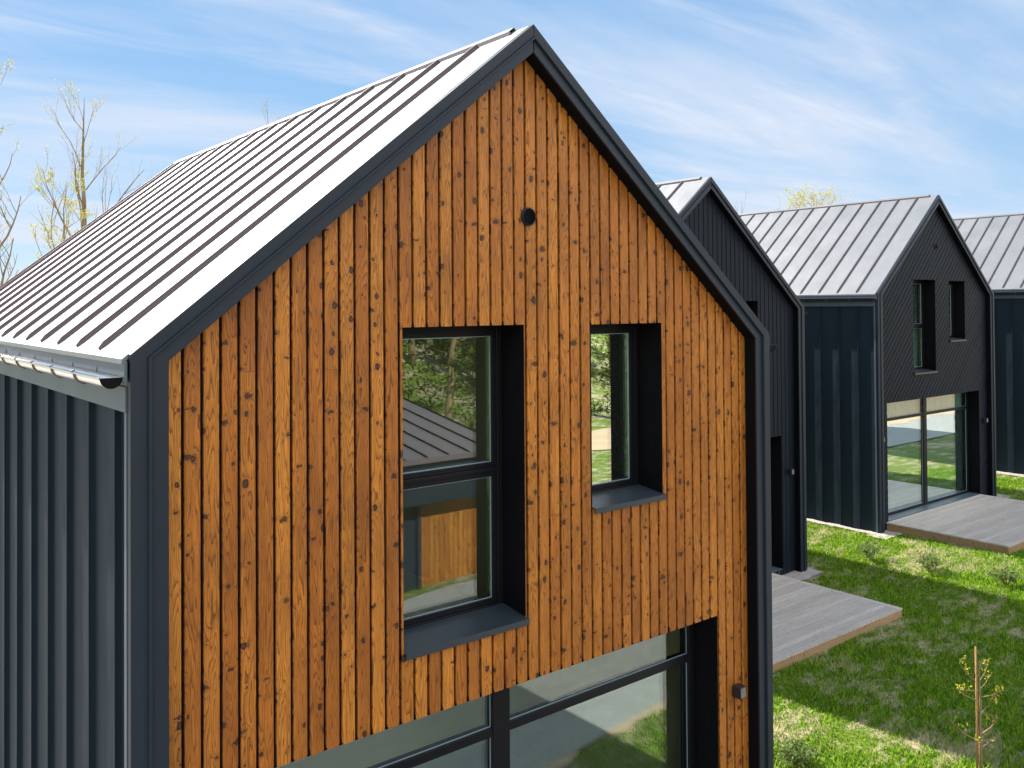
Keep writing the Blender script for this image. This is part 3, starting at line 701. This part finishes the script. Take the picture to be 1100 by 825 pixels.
# ------------------------------------------------------------------ far side of the yard (seen in the window panes)
def outbuilding():
    random.seed(12)
    o = empty('timber_outbuilding', (8.2, -9.0, 0), 'low timber clad outbuilding with dark seamed roof mirrored in the windows', 'outbuilding')
    w = MB(); pitch = .1165; n = 13
    for i in range(n):
        x0, x1 = .08+i*pitch, .08+(i+1)*pitch-.012; rnd = random.random(); off = random.random()*8
        w.poly([(x1, 0, .03), (x0, 0, .03), (x0, 0, 2.6), (x1, 0, 2.6)], [(pitch, .03+off), (0, .03+off), (0, 2.6+off), (pitch, 2.6+off)], rnd)
    w.build('cladding', M['wood'], o)
    b = MB(); b.box(-4.5, 1.65, -8, -.012, 0, 2.9); b.build('wall', M['frame'], o, fixn=True)
    f = MB(); f.box(-.02, .075, -.01, .06, 0, 2.4); f.box(1.60, 1.72, -.01, .06, 0, 2.4); f.box(-4.5, 1.8, .1, .5, 1.98, 2.85); f.build('fascia', M['frame'], o, fixn=True)
    r = MB(); r.prism([(-4.7, .62, 2.9), (-4.7, -9, 4.5), (-4.7, -9, 4.4), (-4.7, .62, 2.8)], (6.6, 0, 0))
    roof = r.build('roof', M['rib'], o, fixn=True)
    s = MB()
    for k in range(14):
        x = -4.68+k*.504; s.prism([(x, .62, 2.902), (x, .58, 2.94), (x, -9, 4.54), (x, -9, 4.502)], (.02, 0, 0))
    s.build('seam', M['black'], roof, fixn=True)
outbuilding()
def pine(x, y, h, seed, label):
    random.seed(seed); t = empty('pine_tree', (x, y, gz(x, y)-.1), label, 'tree', 'pines on the wooded slope'); tb, lf = MB(), MB()
    path = [(random.gauss(0, .06)*i, random.gauss(0, .06)*i, h*i/8) for i in range(9)]; tb.tube(path, [.17*(1-i/9)+.02 for i in range(9)], 8)
    for k in range(34):
        f = random.uniform(.18, .98); i = int(f*8); q = Vector(path[i]).lerp(Vector(path[min(8, i+1)]), f*8-i); a = random.random()*6.283; ln = h*.24*(1.15-f)*random.uniform(.6, 1.2)+.3
        e = q+Vector((math.cos(a)*ln, math.sin(a)*ln, ln*random.uniform(-.1, .45))); tb.tube([q, q.lerp(e, .5)+Vector((0, 0, .05)), e], [.035, .02, .008], 4, caps=False)
        for _ in range(60):
            c = q.lerp(e, random.uniform(.3, 1.08)); leaf(lf, c+Vector((random.gauss(0, .2), random.gauss(0, .2), random.gauss(0, .13))), random.uniform(.07, .15), None, .35)
    tb.build('trunk', M['bark'], t, smooth=True); lf.build('crown', M['pine'], t); return t
protos = [pine(19, -30, 9, 51, 'pine tree on the wooded slope behind the outbuilding, mirrored in the panes'), pine(27, -26, 8, 52, 'pine tree on the wooded slope behind the outbuilding, mirrored in the panes')]
random.seed(99)
protos[0].location = (27.3, -22.3, gz(27.3, -22.3)-.1); protos[1].location = (20, -25, gz(20, -25)-.1)
for k in range(34):
    c = copy_tree(protos[k % 2]); x = random.uniform(8, 52); y = random.uniform(-42, -24); c.location = (x, y, gz(x, y)-.1); c.rotation_euler.z = random.random()*6.28; c.scale = (1, 1, random.uniform(.8, 1.25))
    s_ = random.uniform(.8, 1.3); c.scale = (s_, s_, s_)
random.seed(5); bt = MB()
for k in range(900):
    x = random.uniform(8, 60); y = random.uniform(-45, -22.5); r_ = random.uniform(.3, .9); g_ = gz(x, y)
    for _ in range(38): leaf(bt, (x+random.gauss(0, r_*.6), y+random.gauss(0, r_*.6), g_+abs(random.gauss(0, r_*.5))), random.uniform(.05, .12), None, .35)
tag(bt.build('undergrowth', M['pine']), 'dense green undergrowth covering the wooded slope', 'undergrowth', kind='stuff')
rk = MB(); rk.box(-.9, .9, -.25, .25, 0, .5); o = rk.build('concrete_block', M['lampglass'], None, fixn=True, bevel=.03); o.location = (19.4, -22.0, gz(19.4, -22.0)); tag(o, 'pale block on the grass beyond the outbuilding, mirrored in the tall window', 'block')

# ------------------------------------------------------------------ light
EL, AZ = R(37), math.atan2(-.125, 1)          # azimuth from +y towards +x
sd = Vector((math.sin(AZ)*math.cos(EL), math.cos(AZ)*math.cos(EL), math.sin(EL)))
sl = bpy.data.lights.new('sun', 'SUN'); sl.energy = 5.0; sl.angle = R(.53); sl.color = (1, .945, .86)
so = bpy.data.objects.new('sun', sl); COL.objects.link(so); so.rotation_euler = (-sd).to_track_quat('-Z', 'Y').to_euler()
w = bpy.data.worlds.new('World'); S.world = w; w.use_nodes = True; T = w.node_tree; T.nodes.clear()
def N(t, **k):
    n = T.nodes.new(t)
    for a, b in k.items(): setattr(n, a, b)
    return n
def MA(op, a, b=0., clamp=False):
    n = N('ShaderNodeMath', operation=op, use_clamp=clamp)
    for s, v in ((n.inputs[0], a), (n.inputs[1], b)):
        if isinstance(v, (int, float)): s.default_value = v
        else: T.links.new(v, s)
    return n.outputs[0]
out = N('ShaderNodeOutputWorld'); bg = N('ShaderNodeBackground'); bg.inputs[1].default_value = .105
sky = N('ShaderNodeTexSky', sky_type='NISHITA'); sky.sun_disc = False; sky.sun_elevation = EL; sky.sun_rotation = AZ; sky.altitude = 100; sky.air_density = 1.0; sky.dust_density = .1; sky.ozone_density = 2.0
tc = N('ShaderNodeTexCoord'); sp = N('ShaderNodeSeparateXYZ'); T.links.new(tc.outputs['Generated'], sp.inputs[0])
zz = MA('ADD', MA('MAXIMUM', sp.outputs[2], 0.0), .12); cb = N('ShaderNodeCombineXYZ'); T.links.new(MA('DIVIDE', sp.outputs[0], zz), cb.inputs[0]); T.links.new(MA('DIVIDE', sp.outputs[1], zz), cb.inputs[1])
def cloud(scale, rot, loc, noise_scale, detail, rough, lo, hi, dist=.4):
    m = N('ShaderNodeMapping'); m.inputs['Scale'].default_value = scale; m.inputs['Rotation'].default_value = (0, 0, rot); m.inputs['Location'].default_value = loc; T.links.new(cb.outputs[0], m.inputs[0])
    n = N('ShaderNodeTexNoise'); n.inputs['Scale'].default_value = noise_scale; n.inputs['Detail'].default_value = detail; n.inputs['Roughness'].default_value = rough; n.inputs['Distortion'].default_value = dist; T.links.new(m.outputs[0], n.inputs[0])
    r = N('ShaderNodeMapRange', interpolation_type='SMOOTHSTEP'); r.inputs[1].default_value = lo; r.inputs[2].default_value = hi; T.links.new(n.outputs[0], r.inputs[0]); return r.outputs[0]
c1 = cloud((.55, 1.5, 1), R(-52+90), (3.1, 1.2, 0), .55, 6, .55, .42, .70); c2 = cloud((.5, 1.9, 1), R(-40+90), (7.7, 5, 2), 2.0, 7, .62, .46, .80, .8)
fac = MA('MULTIPLY', MA('ADD', MA('MULTIPLY', c1, .9), MA('MULTIPLY', c2, .42), True), .92)
# thin veil of cloud low over the horizon
hz = MA('POWER', MA('SUBTRACT', 1.0, MA('MAXIMUM', sp.outputs[2], 0.0)), 6.0)
fac = MA('ADD', fac, MA('MULTIPLY', hz, .30), True)
def MX(f, a, b):
    n = N('ShaderNodeMix', data_type='RGBA')
    for sck, v in ((n.inputs[0], f), (n.inputs[6], a), (n.inputs[7], b)):
        if isinstance(v, (int, float, tuple)): sck.default_value = v
        else: T.links.new(v, sck)
    return n.outputs[2]
grad = MX(hz, (.76, 1.70, 3.05, 1), (1.85, 2.75, 3.55, 1))
base = MX(.9, sky.outputs[0], grad)
col = MX(fac, base, (3.05, 3.3, 3.8, 1))
# bright cloud bank added in the unseen sky behind the camera, fills shaded fronts
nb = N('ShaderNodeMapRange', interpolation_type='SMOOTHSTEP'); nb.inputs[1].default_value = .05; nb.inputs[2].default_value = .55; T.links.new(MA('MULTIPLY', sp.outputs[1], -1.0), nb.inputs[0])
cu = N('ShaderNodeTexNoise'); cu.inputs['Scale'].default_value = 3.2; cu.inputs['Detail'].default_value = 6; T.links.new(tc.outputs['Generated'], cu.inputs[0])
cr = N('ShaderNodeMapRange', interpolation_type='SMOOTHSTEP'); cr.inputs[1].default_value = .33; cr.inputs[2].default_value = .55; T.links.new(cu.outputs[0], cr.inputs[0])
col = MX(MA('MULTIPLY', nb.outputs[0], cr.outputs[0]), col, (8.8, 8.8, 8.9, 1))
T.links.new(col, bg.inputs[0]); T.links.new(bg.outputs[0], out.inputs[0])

S.view_settings.view_transform = 'Standard'; S.view_settings.look = 'None'; S.view_settings.gamma = 1; S.view_settings.use_curve_mapping = False
S.view_settings.exposure = 1.3
S.render.engine = 'CYCLES'; S.cycles.max_bounces = 8; S.cycles.transparent_max_bounces = 12
S.render.resolution_x = 1024; S.render.resolution_y = 768
